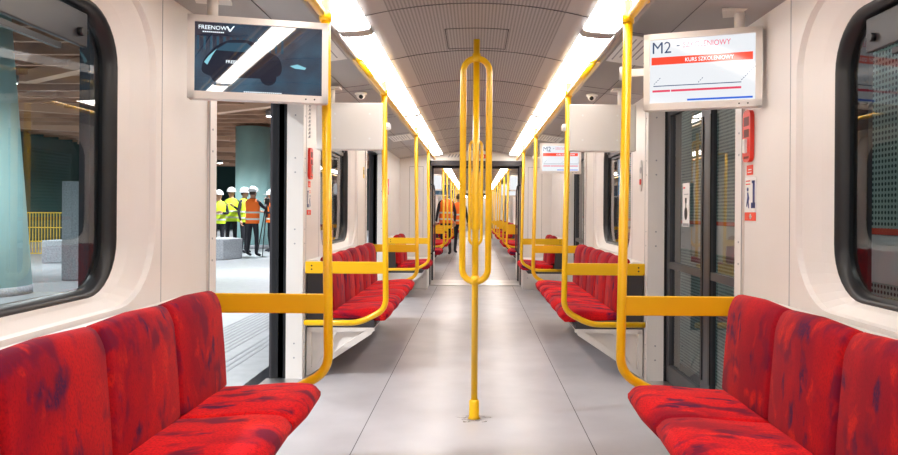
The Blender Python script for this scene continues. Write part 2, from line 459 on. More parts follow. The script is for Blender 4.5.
# floor, one piece per car, joints, thresholds
for name, ya, yb, doors in CARS:
    f = MB(); f.box(-1.40, 1.40, ya, yb, -.12, 0)
    fl = f.build('floor', 'floor'); fl['kind'] = 'structure'
    j = MB()
    for x in (-.60, .60): j.box(x - .0022, x + .0022, ya, yb, -.001, .0006)
    j.build('floor_joint', 'joint', fl)
    # ceiling: shallow vault (perforated), borders, channels, coves
    c = MB()
    def strip(mb, pts, y0, y1, k):
        mb.m(k)
        for a, b_ in zip(pts[:-1], pts[1:]):
            f_ = mb.face([mb.bm.verts.new((a[0], y0, a[1])), mb.bm.verts.new((b_[0], y0, b_[1])), mb.bm.verts.new((b_[0], y1, b_[1])), mb.bm.verts.new((a[0], y1, a[1]))])
            f_.smooth = True
    arc = lambda x: 2.165 - .065 * (x / .53) ** 2
    xs = [-.42 + .84 * i / 14 for i in range(15)]
    strip(c, [(x, arc(x)) for x in xs], ya, yb, 'ceil')
    for s in (-1, 1):
        strip(c, [(s * .42, arc(.42)), (s * .475, arc(.475)), (s * .53, arc(.53))], ya, yb, 'ceilsolid')
        strip(c, [(s * .53, arc(.53)), (s * .535, arc(.53) + .02)], ya, yb, 'channel')
        strip(c, [(s * .703, 2.125), (s * .705, 2.080), (s * .722, 2.080), (s * .724, 2.096), (s * .738, 2.096), (s * .740, 2.084), (s * .765, 2.084), (s * .767, cove_z(.767))], ya, yb, 'channel')
        strip(c, [(s * .767, cove_z(.767)), (s * 1.0, cove_z(1.0) + .004), (s * (W + .002), 2.024)], ya, yb, 'cove')
        strip(c, [(s * .53, arc(.53) + .04), (s * .72, 2.16)], ya, yb, 'channel')
    bmesh.ops.remove_doubles(c.bm, verts=c.bm.verts, dist=.0005)
    ce = c.build('ceiling', None); ce['kind'] = 'structure'
    # transverse seams
    j = MB(); y = ya + .35
    while y < yb:
        for a, b_ in zip(xs[:-1], xs[1:]):
            T = None
            j.tube([(a, y, arc(a) - .0005), (b_, y, arc(b_) - .0005)], .0028, 5)
        for s in (-1, 1):
            j.tube([(s * .42, y, arc(.42)), (s * .53, y, arc(.53))], .0028, 5)
        y += .99
    y = ya + .62
    while y < yb:
        for s in (-1, 1):
            j.tube([(s * .75, y, cove_z(.75)), (s * 1.0, y, cove_z(1) + .004), (s * W, y, 2.026)], .0025, 5)
            j.tube([(s * .75, y + .18, cove_z(.75)), (s * 1.0, y + .18, cove_z(1) + .004), (s * W, y + .18, 2.026)], .0018, 5)
        y += 1.55
    for s in (-1, 1): j.tube([(s * .95, ya, cove_z(.95) + .001), (s * .95, yb, cove_z(.95) + .001)], .0018, 5)
    j.build('ceiling_seam', 'joint', ce)
    # hatch outlines in the vault
    for d in doors:
        h = MB()
        q = [(-.17, d - .35), (.17, d - .35), (.17, d + .12), (-.17, d + .12)]
        for a, b_ in zip(q, q[1:] + q[:1]):
            N = 6
            pp = [(a[0] + (b_[0] - a[0]) * i / N, a[1] + (b_[1] - a[1]) * i / N) for i in range(N + 1)]
            h.tube([(x, yy, arc(x) - .0005) for x, yy in pp], .0028, 5)
        h.build('access_hatch', 'joint', ce)

# light strips
tube_i = 0
def light_run(carname, s, ya, yb):
    cuts = [ya]
    while cuts[-1] + 3.14 < yb - .3: cuts.append(cuts[-1] + 3.14)
    cuts.append(yb)
    for i in range(len(cuts) - 1):
        y0, y1 = cuts[i], cuts[i + 1]
        e = empty('ceiling_light', (s * .615, (y0 + y1) / 2, 2.09))
        hl = (y1 - y0) / 2
        d = MB()
        pr = [(-.085, .018), (-.075, .004), (-.04, -.004), (.04, -.010), (.075, -.010), (.085, .0), (.085, .03), (-.085, .03)]
        d.prism([(s * p, q) for p, q in pr], 'y', -hl + .055, hl - .055)
        d.build('diffuser', 'light', e)
        q = MB()
        q.prism([(s * p, q_ - .003) for p, q_ in pr], 'y', hl - .055, hl - .001); q.prism([(s * p, q_ - .003) for p, q_ in pr], 'y', -hl + .001, -hl + .055)
        q.build('end_cap', 'channel', e)
        side = 'left' if s < 0 else 'right'
        ordn = ['nearest the end behind the viewer', 'just behind the viewer', 'running from overhead to the front screens', 'running on past the first pole', 'next after the first visible run', 'last before the gangway', 'seventh'][min(i, 6)]
        if carname == 'first': lb = 'long white light strip in the %s ceiling, %s' % (side, ['at the far end behind the viewer', 'second from the end behind the viewer', 'behind the viewer', 'overhead and over the front screen', 'past its near grey divider', 'last one before the gangway'][min(i, 5)])
        else: lb = 'white light strip in the %s ceiling of the %s car, %s in line' % (side, carname, ['first', 'second', 'third', 'fourth', 'fifth', 'sixth', 'seventh'][min(i, 6)])
        
        tag(e, lb, 'ceiling light', 'ceiling light strips')
# first car: dividers at 3.66 and 6.80 (pitch 3.14)
for s in (-1, 1): light_run('first', s, 3.66 - 3.14 * 3, 11.5)
for nm, ya, yb, d in CARS[1:]:
    for s in (-1, 1): light_run(nm, s, ya + .1, yb - .1)

# ------------------------------------------------------------------ doors
def door(s, d, is_open):
    global door_n
    door_n += 1
    e = empty('door_%d' % door_n, (s * (W + .14), d, 0)); e['kind'] = 'structure'
    # local frame: x outwards = s*
    fr = MB()
    for sg in (-1, 1): fr.box(-s * .036, s * .065, sg * (DH - .0), sg * (DH + .04), 0, DZ + .02)
    fr.box(-s * .036, s * .065, -DH, DH, DZ - .012, DZ + .06)
    fr.build('door_seal', 'black', e)
    th = MB(); th.box(-s * .14, s * .10, -DH, DH, -.02, .004); th.build('threshold_plate', 'metal', e)
    for sg in (-1, 1):
        lw = DH + .01; off = (DH + .0) if is_open else 0
        y0 = sg * off; y1 = sg * (off + lw)
        lf = MB(); st = .085
        z0, z1 = .01, DZ + .005; ya, yb = sorted((y0, y1)); x0, x1 = -s * .018, s * .018
        lf.box(x0, x1, ya, ya + st, z0, z1); lf.box(x0, x1, yb - st, yb, z0, z1)
        lf.box(x0, x1, ya + st, yb - st, z1 - .10, z1); lf.box(x0, x1, ya + st, yb - st, z0, z0 + .12)
        lf.box(x0 * 1.02, x1, ya + st, yb - st, .80, .845)
        leaf = lf.build('door_leaf', 'doorgrey', e)
        g = MB()
        for (a, b_) in ((z0 + .12, .80), (.845, z1 - .10)):
            g.face([g.bm.verts.new((0, yy, zz)) for yy, zz in ((ya + st, a), (yb - st, a), (yb - st, b_), (ya + st, b_))])
        g.build('glass_pane', 'glass', leaf)
        k = MB(); yk = ya + st if sg > 0 else yb - st
        k.box(-s * .017, -s * .024, yk - .012 - .03 * (sg > 0), yk - .012 + .03 * (sg < 0) + .0, .2, 1.75)
        k.build('finger_guard', 'black', leaf)
    return e
for nm, ya, yb, doors in CARS:
    for d in doors:
        if nm == 'third' and d > 44: continue
        door(-1, d, nm == 'first' and 0 < d < 9); door(1, d, False)

# outer skin of the train (seen only through the openings)
for nm, ya, yb, doors in CARS:
    for s in (-1, 1):
        sk = MB(); prev = ya
        for d in doors + [None]:
            e_ = d - DH if d is not None else yb
            if e_ - prev > 2.5:      # window hole
                a, b_ = prev + .74, e_ - .74
                sk.box(s * 1.425, s * 1.44, prev, a, -.2, 2.3); sk.box(s * 1.425, s * 1.44, b_, e_, -.2, 2.3)
                sk.box(s * 1.425, s * 1.44, a, b_, -.2, .80); sk.box(s * 1.425, s * 1.44, a, b_, 1.95, 2.3)
            elif e_ - prev > .05: sk.box(s * 1.425, s * 1.44, prev, e_, -.2, 2.3)
            if d is not None: prev = d + DH; sk.box(s * 1.425, s * 1.44, d - DH, d + DH, DZ + .02, 2.3); sk.box(s * 1.41, s * 1.47, d - DH, d + DH, -.2, -.02)
        sk.box(s * 0, s * 1.47, ya, yb, 2.3, 2.33)
        o = sk.build('wall_left' if s < 0 else 'wall_right', 'charcoal'); o.name = 'wall_outer_left' if s < 0 else 'wall_outer_right'; o['kind'] = 'structure'

# end walls and gangways
def end_wall(y0, y1, face):
    """portal panels filling between y0..y1; opening half width .76"""
    p = MB()
    for s in (-1, 1):
        p.box(s * .745, s * (W + .03), y0, y1, 0, 2.16)
    p.box(-.745, .745, y0, y1, 2.0, 2.20)
    o = p.build('wall_end', 'cream'); o['kind'] = 'structure'
    q = MB()
    for s in (-1, 1): q.box(s * .72, s * .747, y0 - .004, y1 + .004, 0, 2.0)
    q.box(-.747, .747, y0 - .004, y1 + .004, 1.925, 2.002)
    q.build('portal_edge', 'charcoal', o)
    yy = y0 if face < 0 else y1
    g = MB()
    for s in (-1, 1):
        a, b_ = s * .84, s * 1.06
        for (u0, u1, w0, w1) in ((a, b_, .75, .754), (a, b_, 1.90, 1.904), (a, a + s * .004, .75, 1.9), (b_, b_ + s * .004, .75, 1.9)):
            g.box(u0, u1, yy + face * .002, yy, w0, w1)
    g.build('cabinet_door_joint', 'joint', o)
    return o
end_wall(11.55, 11.65, -1); end_wall(12.30, 12.40, 1)
end_wall(31.75, 31.85, -1); end_wall(32.50, 32.60, 1)
p = MB(); p.box(-1.3, 1.3, 46.0, 46.06, 0, 2.2); o = p.build('wall_far', 'cream'); o['kind'] = 'structure'
p = MB(); p.box(-1.3, 1.3, -7.9, -7.85, 0, 2.2); o = p.build('wall_back', 'cream'); o['kind'] = 'structure'
def gangway(y0, y1, lab):
    e = MB()
    for s in (-1, 1):
        N = 8
        for i in range(N):
            a = y0 + (y1 - y0) * i / N; b_ = y0 + (y1 - y0) * (i + 1) / N; mdl = (a + b_) / 2
            e.prism([(s * .80, a), (s * .77, mdl), (s * .80, b_), (s * .86, b_), (s * .86, a)], 'z', 0.01, 2.08)
    e.box(-.86, .86, y0, y1, 2.05, 2.12)
    o = e.build('wall_gangway', 'channel'); o['kind'] = 'structure'
    t = MB(); t.box(-.80, .80, y0 - .12, y1 + .12, 0, .008); t.box(-.80, .80, y0 - .16, y0 - .12, 0, .012); t.box(-.8, .8, (y0 + y1) / 2 - .004, (y0 + y1) / 2 + .004, .008, .011)
    o = t.build('floor_gangway', 'metal'); o['kind'] = 'structure'
    f = MB(); f.box(-.8, .8, y0, y1, -.1, 0); o2 = f.build('floor_gangway_base', 'charcoal'); o2['kind'] = 'structure'
    for s in (-1, 1):
        h = MB(); h.tube(fillet([(s * .74, y0 + .05, 1.62), (s * .68, y0 + .05, 1.62), (s * .66, y0 + .05, 1.50), (s * .66, y0 + .05, .55), (s * .74, y0 + .05, .48)], .06), .011, 10)
        for z in (1.62, .48): h.cyl((s * .765, y0 + .05, z), .022, -s * .02, 'x', 12)
        tag(h.build('bent_handrail', 'charcoal'), 'dark bent grab bar on the %s side of the %s gangway' % ('left' if s < 0 else 'right', lab), 'handrail', 'gangway grab bars')
gangway(11.65, 12.30, 'nearer'); gangway(31.85, 32.50, 'farther')

# ------------------------------------------------------------------ benches
def make_bench(s, nseat):
    P = .462; L = P * nseat
    e = empty('seat_bench')
    sh = MB()
    for (pr, a, b_) in (([(s * .72, .345), (s * 1.205, .345), (s * 1.205, .385), (s * .700, .385)], -L / 2 - .02, L / 2 + .02),
                        ([(s * 1.12, .36), (s * 1.20, .36), (s * 1.20, .77), (s * 1.145, .77)], -L / 2 - .02, L / 2 + .02)):
        sh.prism(pr, 'y', a, b_)
    for y in (-L / 2 - .03, L / 2 + .005):
        sh.prism([(s * .72, .345), (s * 1.205, .345), (s * 1.205, .80), (s * 1.10, .80), (s * 1.075, .41), (s * .72, .395)], 'y', y, y + .025)
    sh.build('seat_shell', 'charcoal', e, bevel=.004)
    tt = MB(); tt.prism([(s * 1.10, .79), (s * 1.10, .812), (s * 1.13, .826), (s * 1.208, .826), (s * 1.208, .79)], 'y', -L / 2 - .028, L / 2 + .028); tt.build('top_ledge', 'cream', e)
    w = MB()
    w.prism([(s * .72, .345), (s * 1.205, .345), (s * 1.205, 0.002), (s * 1.18, 0.002), (s * .74, .315)], 'y', -L / 2 + .0, L / 2 - .0)
    for y in (-L / 2 - .03, L / 2):   # raised end frames
        for pr in ([(s * .72, .345), (s * 1.205, .345), (s * 1.205, .31), (s * .72, .32)], [(s * 1.205, .345), (s * 1.17, .345), (s * 1.17, .02), (s * 1.205, .002)],
                   [(s * .72, .345), (s * .74, .300), (s * 1.19, .002), (s * 1.205, .002), (s * 1.18, .05), (s * .80, .315)],
                   [(s * .98, .33), (s * 1.02, .33), (s * 1.17, .07), (s * 1.14, .06)]):
            w.prism(pr, 'y', y, y + .03)
    w.build('support_bracket', 'cream', e)
    for i in range(nseat):
        y0 = -L / 2 + i * P + .001; y1 = y0 + P - .002
        c = MB()
        pr = rpoly([(s * .640, .388), (s * .608, .435), (s * .640, .484), (s * .75, .490), (s * .90, .476), (s * 1.06, .468), (s * 1.09, .388)], [.01, .03, .03, .06, .06, .01, .01], 3)
        def sh_(p, dy, s=s):
            fr = max(0, min(1, (.80 - abs(p.x)) / .17)); t = max(0, 1 - dy / .06)
            cr = max(0, 1 - dy / .12) ** 2 * (.014 if p.y > .45 else 0)
            return (s * fr * .045 * (1 - sqrt(max(0, 1 - t * t))), -cr)
        loft_pad(c, pr, y0, y1, .022, sh_)
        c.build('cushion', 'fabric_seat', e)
        k = MB()
        pr = rpoly([(s * 1.005, .462), (s * 1.010, .56), (s * 1.030, .80), (s * 1.058, .862), (s * 1.118, .856), (s * 1.128, .80), (s * 1.11, .46)], [.01, .08, .03, .03, .02, .02, .01], 3)
        def sb_(p, dy, s=s):
            t = max(0, 1 - dy / .07); top = max(0, min(1, (p.y - .74) / .1))
            fr = 1 if abs(p.x) < 1.09 else 0
            return (s * fr * .012 * t * t, -top * .028 * (1 - sqrt(max(0, 1 - t * t))))
        loft_pad(k, pr, y0, y1, .020, sb_)
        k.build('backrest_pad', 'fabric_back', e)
    return e
b5 = {s: make_bench(s, 5) for s in (-1, 1)}; b2 = {s: make_bench(s, 2) for s in (-1, 1)}
used = set()
def put(proto, key, loc, label, cat, group):
    o = proto if key not in used else copy_tree(proto)
    used.add(key); o.location = loc; tag(o, label, cat, group); return o
side_name = {-1: 'left', 1: 'right'}
RAILS = []
def rows_for(ci):
    nm, ya, yb, doors = CARS[ci]; out = []
    for i in range(len(doors) - 1):
        out.append(((doors[i] + doors[i + 1]) / 2, 5))
    return out
# bench centres: first car 1.76 (near), 6.40; the end bench 10.22
def bench_places():
    out = []
    for s in (-1, 1):
        out.append((s, 5, 1.807, 'red moquette bench nearest the viewer along the %s wall' % side_name[s]))
        out.append((s, 5, 6.345, 'red moquette bench along the %s wall between the open doorway bay and the next doors' % side_name[s] if s < 0 else 'red moquette bench along the right wall beyond the closed doors'))
        out.append((s, 2, 10.28, 'short two-seat red bench on the %s just before the gangway' % side_name[s]))
        out.append((s, 2, 13.60, 'short two-seat red bench on the %s just beyond the gangway' % side_name[s]))
        for i, w_ in enumerate(('first', 'second', 'third')):
            dd = CARS[1][3]; out.append((s, 5, (dd[i] + dd[i + 1]) / 2, '%s full red bench on the %s side of the second car' % (w_, side_name[s])))
        out.append((s, 2, 30.55, 'short red bench at the far end of the second car, %s side' % side_name[s]))
        for i, w_ in enumerate(('first', 'second')):
            dd = CARS[2][3]; out.append((s, 5, (dd[i] + dd[i + 1]) / 2, '%s tiny red bench far away on the %s side of the third car' % (w_, side_name[s])))
    return out
BP = bench_places()
for s, n_, y, lb in BP:
    put((b5 if n_ == 5 else b2)[s], ('b', n_, s), (0, y, 0), lb, 'bench', 'red benches along the car walls')
# equipment boxes beneath the short benches by the gangway
for s in (-1, 1):
    for y, w_ in ((11.22, 'before'), (12.72, 'beyond')):
        q = MB(); q.box(s * .73, s * 1.19, y - .25, y + .27, 0.0, .46, bev=.01)
        eb = q.build('equipment_box', 'cream')
        k = MB()
        for z in (.18, .27): k.cyl((s * .80, y - .25, z), .012, -.01, 'y', 10)
        k.build('lock', 'metal', eb)
        tag(eb, 'low cream equipment box on the floor %s the gangway, %s side' % (w_, side_name[s]), 'box', 'equipment boxes at the gangway')

# ------------------------------------------------------------------ poles with yellow boards
def make_post(s, dirn):
    e = empty('grab_pole')
    p = MB(); p.tube(fillet([(s * .643, 0, 2.10), (s * .619, 0, .50), (s * .80, 0, .402), (s * 1.185, 0, .402)], .075, 8), .0200, 14)
    p.build('pole', 'yellow', e)
    c = MB(); c.cyl((s * .642, 0, 1.985), .026, .045, 'z', 14); c.build('collar', 'yellow', e)
    b_ = MB(); b_.box(s * .63, s * 1.18, -.012, .012, .746, .828, bev=.004)
    bo = b_.build('guard_board', 'board', e)
    k = MB()
    for z in (.775, .800): k.cyl((s * 1.135, -.0115, z), .006, -.002, 'y', 8)
    k.build('screw', 'ink', bo)
    return e
post = {s: make_post(s, 1) for s in (-1, 1)}
PP = []
for s in (-1, 1):
    sn = side_name[s]
    PP += [(s, 3.055, 'tall yellow pole and board closing the nearest bench, %s side' % sn), (s, 5.01, 'yellow pole and board just past the near doorway on the %s' % sn),
           (s, 7.70, 'yellow pole and board at the far end of the middle %s bench' % sn), (s, 9.66, 'yellow pole and board before the short %s bench by the gangway' % sn)]
    PP += [(s, 14.2, 'first yellow pole and board beyond the gangway, %s side' % sn)]
    for i, w_ in enumerate(('second', 'third', 'fourth', 'fifth', 'sixth', 'seventh')):
        dd = CARS[1][3]; mid = (dd[i // 2] + dd[i // 2 + 1]) / 2
        PP.append((s, mid + (-1.32 if i % 2 == 0 else 1.30), '%s yellow pole and board beyond the gangway, %s side' % (w_, sn)))
    PP.append((s, 29.95, 'last yellow pole and board of the second car, %s side' % sn))
    for i, w_ in enumerate(('first', 'second', 'third', 'fourth')):
        dd = CARS[2][3]; mid = (dd[i // 2] + dd[i // 2 + 1]) / 2
        PP.append((s, mid + (-1.32 if i % 2 == 0 else 1.30), '%s distant yellow pole and board in the third car, %s side' % (w_, sn)))
for s, y, lb in PP:
    put(post[s], ('p', s), (0, y, 0), lb, 'grab pole', 'yellow grab poles beside the benches')
# ceiling grab rails
RR = [(-4.4, 3.06, 'yellow ceiling rail overhead, ending at the nearest %s pole'), (4.28, 11.35, 'long yellow ceiling rail on the %s from the near doorway to the gangway'),
      (12.6, 31.5, 'yellow ceiling rail running through the second car, %s side'), (32.8, 45.8, 'distant yellow ceiling rail of the third car, %s side')]
for s in (-1, 1):
    for a, b_, lb in RR:
        r_ = MB(); X = s * .645
        r_.tube(fillet([(X + s * .06, a, 2.09), (X, a + .06, 2.005), (X, b_ - .05, 2.005), (X + s * .06, b_ + .01, 2.09)], .05), .0185, 14)
        rr = r_.build('ceiling_rail', 'yellow')
        k = MB(); y = a + .03
        for yy in (a + .0, b_ + .0): k.cyl((X + s * .06, yy, 2.075), .03, .015, 'z', 14)
        k.build('rail_flange', 'yellow', rr)
        tag(rr, lb % side_name[s], 'handrail', 'yellow ceiling rails')
# centre poles with loops
def make_centre():
    e = empty('centre_pole')
    p = MB(); p.cyl((0, 0, 0.01), .0185, 2.16, 'z', 18); p.build('pole', 'yellow', e)
    b_ = MB(); b_.tube([(0, 0, 0.0), (0, 0, .012), (0, 0, .1), (0, 0, .108)], [.036, .029, .028, .021], 20); b_.build('base_collar', 'yellow', e)
    R_ = .074; pts = []
    for k in range(13): a = pi * k / 12; pts.append((R_ * cos(a), -.0, 1.985 + R_ * sin(a)))
    for k in range(13): a = pi + pi * k / 12; pts.append((R_ * cos(a), 0, .855 + R_ * sin(a)))
    l_ = MB(); l_.tube(pts, .0185, 14, closed=True); l_.build('hand_loop', 'yellow', e)
    c = MB(); c.cyl((0, 0, .765), .024, .05, 'z', 16); c.cyl((0, 0, 2.035), .024, .05, 'z', 16); c.build('joint_collar', 'yellow', e)
    return e
cp = make_centre()
CPL = [(4.12, 'yellow centre pole with a three-bar loop, nearest the viewer'), (8.85, 'second yellow looped centre pole, seen behind the nearest one')]
CPL += [(y, '%s yellow looped centre pole in the car beyond the gangway' % w_) for y, w_ in zip(CARS[1][3], ('first', 'second', 'third', 'fourth'))]
CPL += [(y, '%s far yellow looped centre pole in the third car' % w_) for y, w_ in zip(CARS[2][3][:2], ('first', 'second'))]
for y, lb in CPL: put(cp, 'cp', (0, y, 0), lb, 'grab pole', 'looped centre poles')
# worn ring of grime round the pole foot
g = MB(); vs = [g.bm.verts.new(((.085 + .02 * sin(5 * a) + .012 * sin(9 * a + 1)) * cos(a), 4.12 + (.085 + .02 * sin(5 * a)) * sin(a), .0008)) for a in [2 * pi * k / 40 for k in range(40)]]; g.face(vs)
tag(g.build('floor_stain', 'stain'), 'brown grime patch around the foot of the nearest centre pole', 'stain')
mm = M['stain']; n, l, b = nt(mm); b.inputs['Alpha'].default_value = .35
no = n.new('ShaderNodeTexNoise'); no.inputs['Scale'].default_value = 30; mr = n.new('ShaderNodeMapRange'); mr.inputs[1].default_value = .4; mr.inputs[2].default_value = .7; mr.inputs[4].default_value = .7
tc = n.new('ShaderNodeTexCoord'); l.new(tc.outputs['Object'], no.inputs[0]); l.new(no.outputs[0], mr.inputs[0]); l.new(mr.outputs[0], b.inputs['Alpha'])

# ------------------------------------------------------------------ screens
def make_screen(w, h, face_mat='scr_white', brk=None):
    """local: x right, z up, screen faces -y, origin at centre"""
    e = empty('display_screen')
    c = MB(); t = .026
    c.box(-w / 2, w / 2, 0, .055, -h / 2, h / 2, bev=.006)
    for a in ((-w / 2, w / 2, h / 2 - t, h / 2), (-w / 2, w / 2, -h / 2, -h / 2 + t * 1.15), (-w / 2, -w / 2 + t, -h / 2, h / 2), (w / 2 - t, w / 2, -h / 2, h / 2)):
        c.box(a[0], a[1], -.012, .001, a[2], a[3])
    c.build('casing', 'bezel', e)
    s_ = MB(); s_.box(-w / 2 + t, w / 2 - t, -.003, 0, -h / 2 + t * 1.15, h / 2 - t)
    sc = s_.build('screen', face_mat, e)
    k = MB()
    for x in (w / 2 - .09, w / 2 - .055): k.cyl((x, -.0118, -h / 2 + .014), .0035, -.001, 'y', 8)
    k.build('button', 'ink', e)
    return e, sc
def qbox(mb, x0, x1, z0, z1, y=-.0045): mb.box(x0, x1, y, y + .0014, z0, z1); return mb
def m2_graphics(sc, w, h):
    L = -w / 2 + .03; Rr = w / 2 - .03
    text('M2', .072, (L + .003, -.0044, h / 2 - .086), 'scr_navy', sc, 'line_lettering', sx=.93)
    text('- ', .05, (L + .108, -.0044, h / 2 - .068), 'scr_navy', sc, 'dash_lettering')
    text('SZKOLENIOWY', .034, (L + .135, -.0044, h / 2 - .066), 'scr_pink', sc, 'destination_lettering', sx=.82)
    b_ = MB(); qbox(b_, L + .003, Rr - .006, h / 2 - .136, h / 2 - .103); bo = b_.build('red_banner', 'scr_red', sc)
    text('KURS SZKOLENIOWY', .024, (L + .145, -.0052, h / 2 - .128), 'scr_pale', bo, 'banner_lettering', sx=.85)
    q = MB(); qbox(q, L + .012, L + .375, -h / 2 + .104, -h / 2 + .1075); q.build('route_line', 'scr_navy', sc)
    for x, n_ in ((L + .014, 4), (L + .20, 3), (L + .375, 8)):
        q = MB()
        for i in range(n_): q.tube([(x + i * .0075, -.0042, -h / 2 + .114 + i * .0075), (x + i * .0075 + .0048, -.0042, -h / 2 + .114 + i * .0075 + .0048)], .0013, 5)
        q.build('stop_marking', 'scr_navy', sc)
    q = MB(); qbox(q, L + .008, L + .083, -h / 2 + .079, -h / 2 + .088); qbox(q, L + .087, L + .375, -h / 2 + .079, -h / 2 + .088); q.build('crimson_line', 'scr_crim', sc)
    q = MB(); qbox(q, L + .155, Rr - .006, -h / 2 + .037, -h / 2 + .045); q.build('blue_line', 'scr_blue', sc)
# right front screen
xa, ya_, xb, yb_ = .742, 3.19, 1.198, 3.02
w = sqrt((xb - xa) ** 2 + (yb_ - ya_) ** 2); h = .335
e, sc = make_screen(w, h); m2_graphics(sc, w, h)
e.location = ((xa + xb) / 2, (ya_ + yb_) / 2, 1.800); e.rotation_euler = (radians(0), 0, atan2(yb_ - ya_, xb - xa))
a_ = MB(); a_.box(-w / 2 - .105, -w / 2 + .01, .01, .03, -.008, .024); a_.cyl((-w / 2 - .085, .02, -.02), .026, .055, 'z', 14); a_.build('pole_clamp', 'white', e)
a_ = MB(); a_.tube([(w / 2 - .09, .028, h / 2 - .01), (w / 2 - .09, .028, h / 2 + .075)], .022, 14); a_.box(w / 2 - .16, w / 2 - .02, -.03, .09, h / 2 + .071, h / 2 + .082); a_.build('ceiling_bracket', 'bezel', e)
tag(e, 'lit passenger display reading M2 with a red banner, high on the right near the viewer', 'screen')
# left front screen: advert
xa, ya_, xb, yb_ = -1.150, 2.865, -.618, 3.00
w = sqrt((xb - xa) ** 2 + (yb_ - ya_) ** 2); h = .333
e, sc = make_screen(w, h, 'scr_dark')
e.location = ((xa + xb) / 2, (ya_ + yb_) / 2, 1.792); e.rotation_euler = (radians(0), 0, atan2(yb_ - ya_, xb - xa))
SCR_L = e
T = [Vector(p) for p in ((-.225, -.060), (-.215, -.01), (-.17, .045), (-.12, .075), (-.04, .078), (.02, .04), (.075, .018), (.09, -.02), (.085, -.06), (.03, -.075), (-.18, -.078))]
q = MB(); q.prism([tuple(p) for p in rpoly(T, .02)], 'y', -.0045, -.0031); cr_ = q.build('advert_car_body', 'scr_car', sc)
q = MB(); q.prism([(-.17, .03), (-.125, .062), (-.05, .066), (-.005, .034), (-.06, .028)], 'y', -.0053, -.0046); q.build('advert_car_window', 'scr_glassy', cr_)
q = MB()
for x in (-.155, .035): q.cyl((x, -.0046, -.07), .032, -.001, 'y', 20)
q.build('advert_car_wheel', 'scr_car', cr_)
q = MB(); q.prism([(.12, -.018), (.15, -.010), (.185, -.022), (.18, -.030), (.14, -.027)], 'y', -.0045, -.0032); q.build('advert_light', 'scr_cyan', sc)
q = MB(); q.prism([(-.212, -.02), (-.195, .005), (-.165, .035), (-.18, .01), (-.20, -.03)], 'y', -.0056, -.0046); q.build('advert_headlight', 'scr_cyan', sc)
q = MB()
for i in range(14): qbox(q, -.24 + i * .025, -.231 + i * .025, .03, .085, -.0036)
q.build('advert_columns', 'scr_glassy', sc)
text('FREENOW', .023, (-.235, -.0044, .112), 'scr_pale', sc, 'advert_lettering', ext=.0003)
q = MB(); q.prism([(-.128, .128), (-.122, .128), (-.114, .114), (-.102, .130), (-.096, .131), (-.112, .108), (-.118, .108)], 'y', -.0045, -.0032); q.build('advert_logo', 'scr_pale', sc)
q = MB()
for i in range(11): qbox(q, -.218 + i * .0075, -.213 + i * .0075, .100, .104)
q.build('advert_small_marking', 'scr_pale', sc)
text('FREENOW', .018, (-.13, -.0052, -.02), 'scr_pale', cr_, 'car_lettering', ext=.0003)
q = MB()
for i in range(20): qbox(q, -.06 + i * .0075, -.055 + i * .0075, -.134, -.130)
q.build('caption_marking', 'scr_pale', sc)
a_ = MB(); a_.tube([(-w / 2 + .09, .028, h / 2 - .01), (-w / 2 + .09, .028, h / 2 + .075)], .022, 14); a_.box(-w / 2 + .02, -w / 2 + .16, -.03, .09, h / 2 + .071, h / 2 + .082); a_.build('ceiling_bracket', 'bezel', e)
a_ = MB(); a_.box(w / 2 - .05, w / 2 - .02, .05, .075, -.02, .02); a_.cyl((w / 2 - .02, .08, -.025), .024, .05, 'z', 14); a_.build('pole_clamp', 'white', e)
tag(e, 'dark blue advertising screen with a car picture, high on the left near the viewer', 'screen')
# blank backs of the second pair
def make_back():
    w, h = .46, .325
    e = empty('display_screen')
    c = MB(); c.box(-w / 2, w / 2, -.05, .04, -h / 2, h / 2, bev=.008); c.build('casing', 'bezel', e)
    k = MB()
    for x in (-.14, .10):
        for z in (-.085, .085): k.cyl((x, -.0495, z), .007, -.004, 'y', 10)
    k.build('screw', 'white', e)
    s_ = MB(); s_.box(-w / 2 + .025, w / 2 - .025, .04, .043, -h / 2 + .03, h / 2 - .025); s_.build('screen', 'scr_white', e)
    a_ = MB(); a_.tube([(.13, 0, h / 2 - .01), (.13, 0, h / 2 + .11)], .02, 14); a_.box(.07, .19, -.05, .05, h / 2 + .10, h / 2 + .112); a_.build('ceiling_bracket', 'bezel', e)
    a_ = MB(); a_.box(-w / 2 - .05, -w / 2 + .01, -.01, .01, -.015, .02); a_.cyl((-w / 2 - .018, 0, -.02), .025, .05, 'z', 14); a_.build('pole_clamp', 'white', e)
    return e
bk = make_back()
bk.location = (.875, 5.02, 1.767); tag(bk, 'cream back of a display screen past the closed doors on the right', 'screen', 'display screens seen from behind')
bk2 = copy_tree(bk); bk2.location = (-.875, 5.02, 1.767); bk2.rotation_euler = (0, 0, 0)
for ch in bk2.children:
    if ch.name.startswith(('pole_clamp', 'ceiling_bracket', 'screw')): ch.scale = (-1, 1, 1)
tag(bk2, 'cream back of a display screen past the open doorway on the left', 'screen', 'display screens seen from behind')
# third right screen
e, sc = make_screen(.44, .325); m2_graphics(sc, .44, .325)
e.location = (.905, 7.70, 1.757); e.rotation_euler = (0, 0, radians(-3))
a_ = MB(); a_.box(-.27, -.21, .01, .03, -.01, .02); a_.cyl((-.275, .02, -.02), .025, .05, 'z', 14); a_.build('pole_clamp', 'white', e)
a_ = MB(); a_.tube([(.12, .028, .15), (.12, .028, .27)], .02, 14); a_.build('ceiling_bracket', 'bezel', e)
tag(e, 'smaller lit M2 display farther down the car on the right', 'screen')
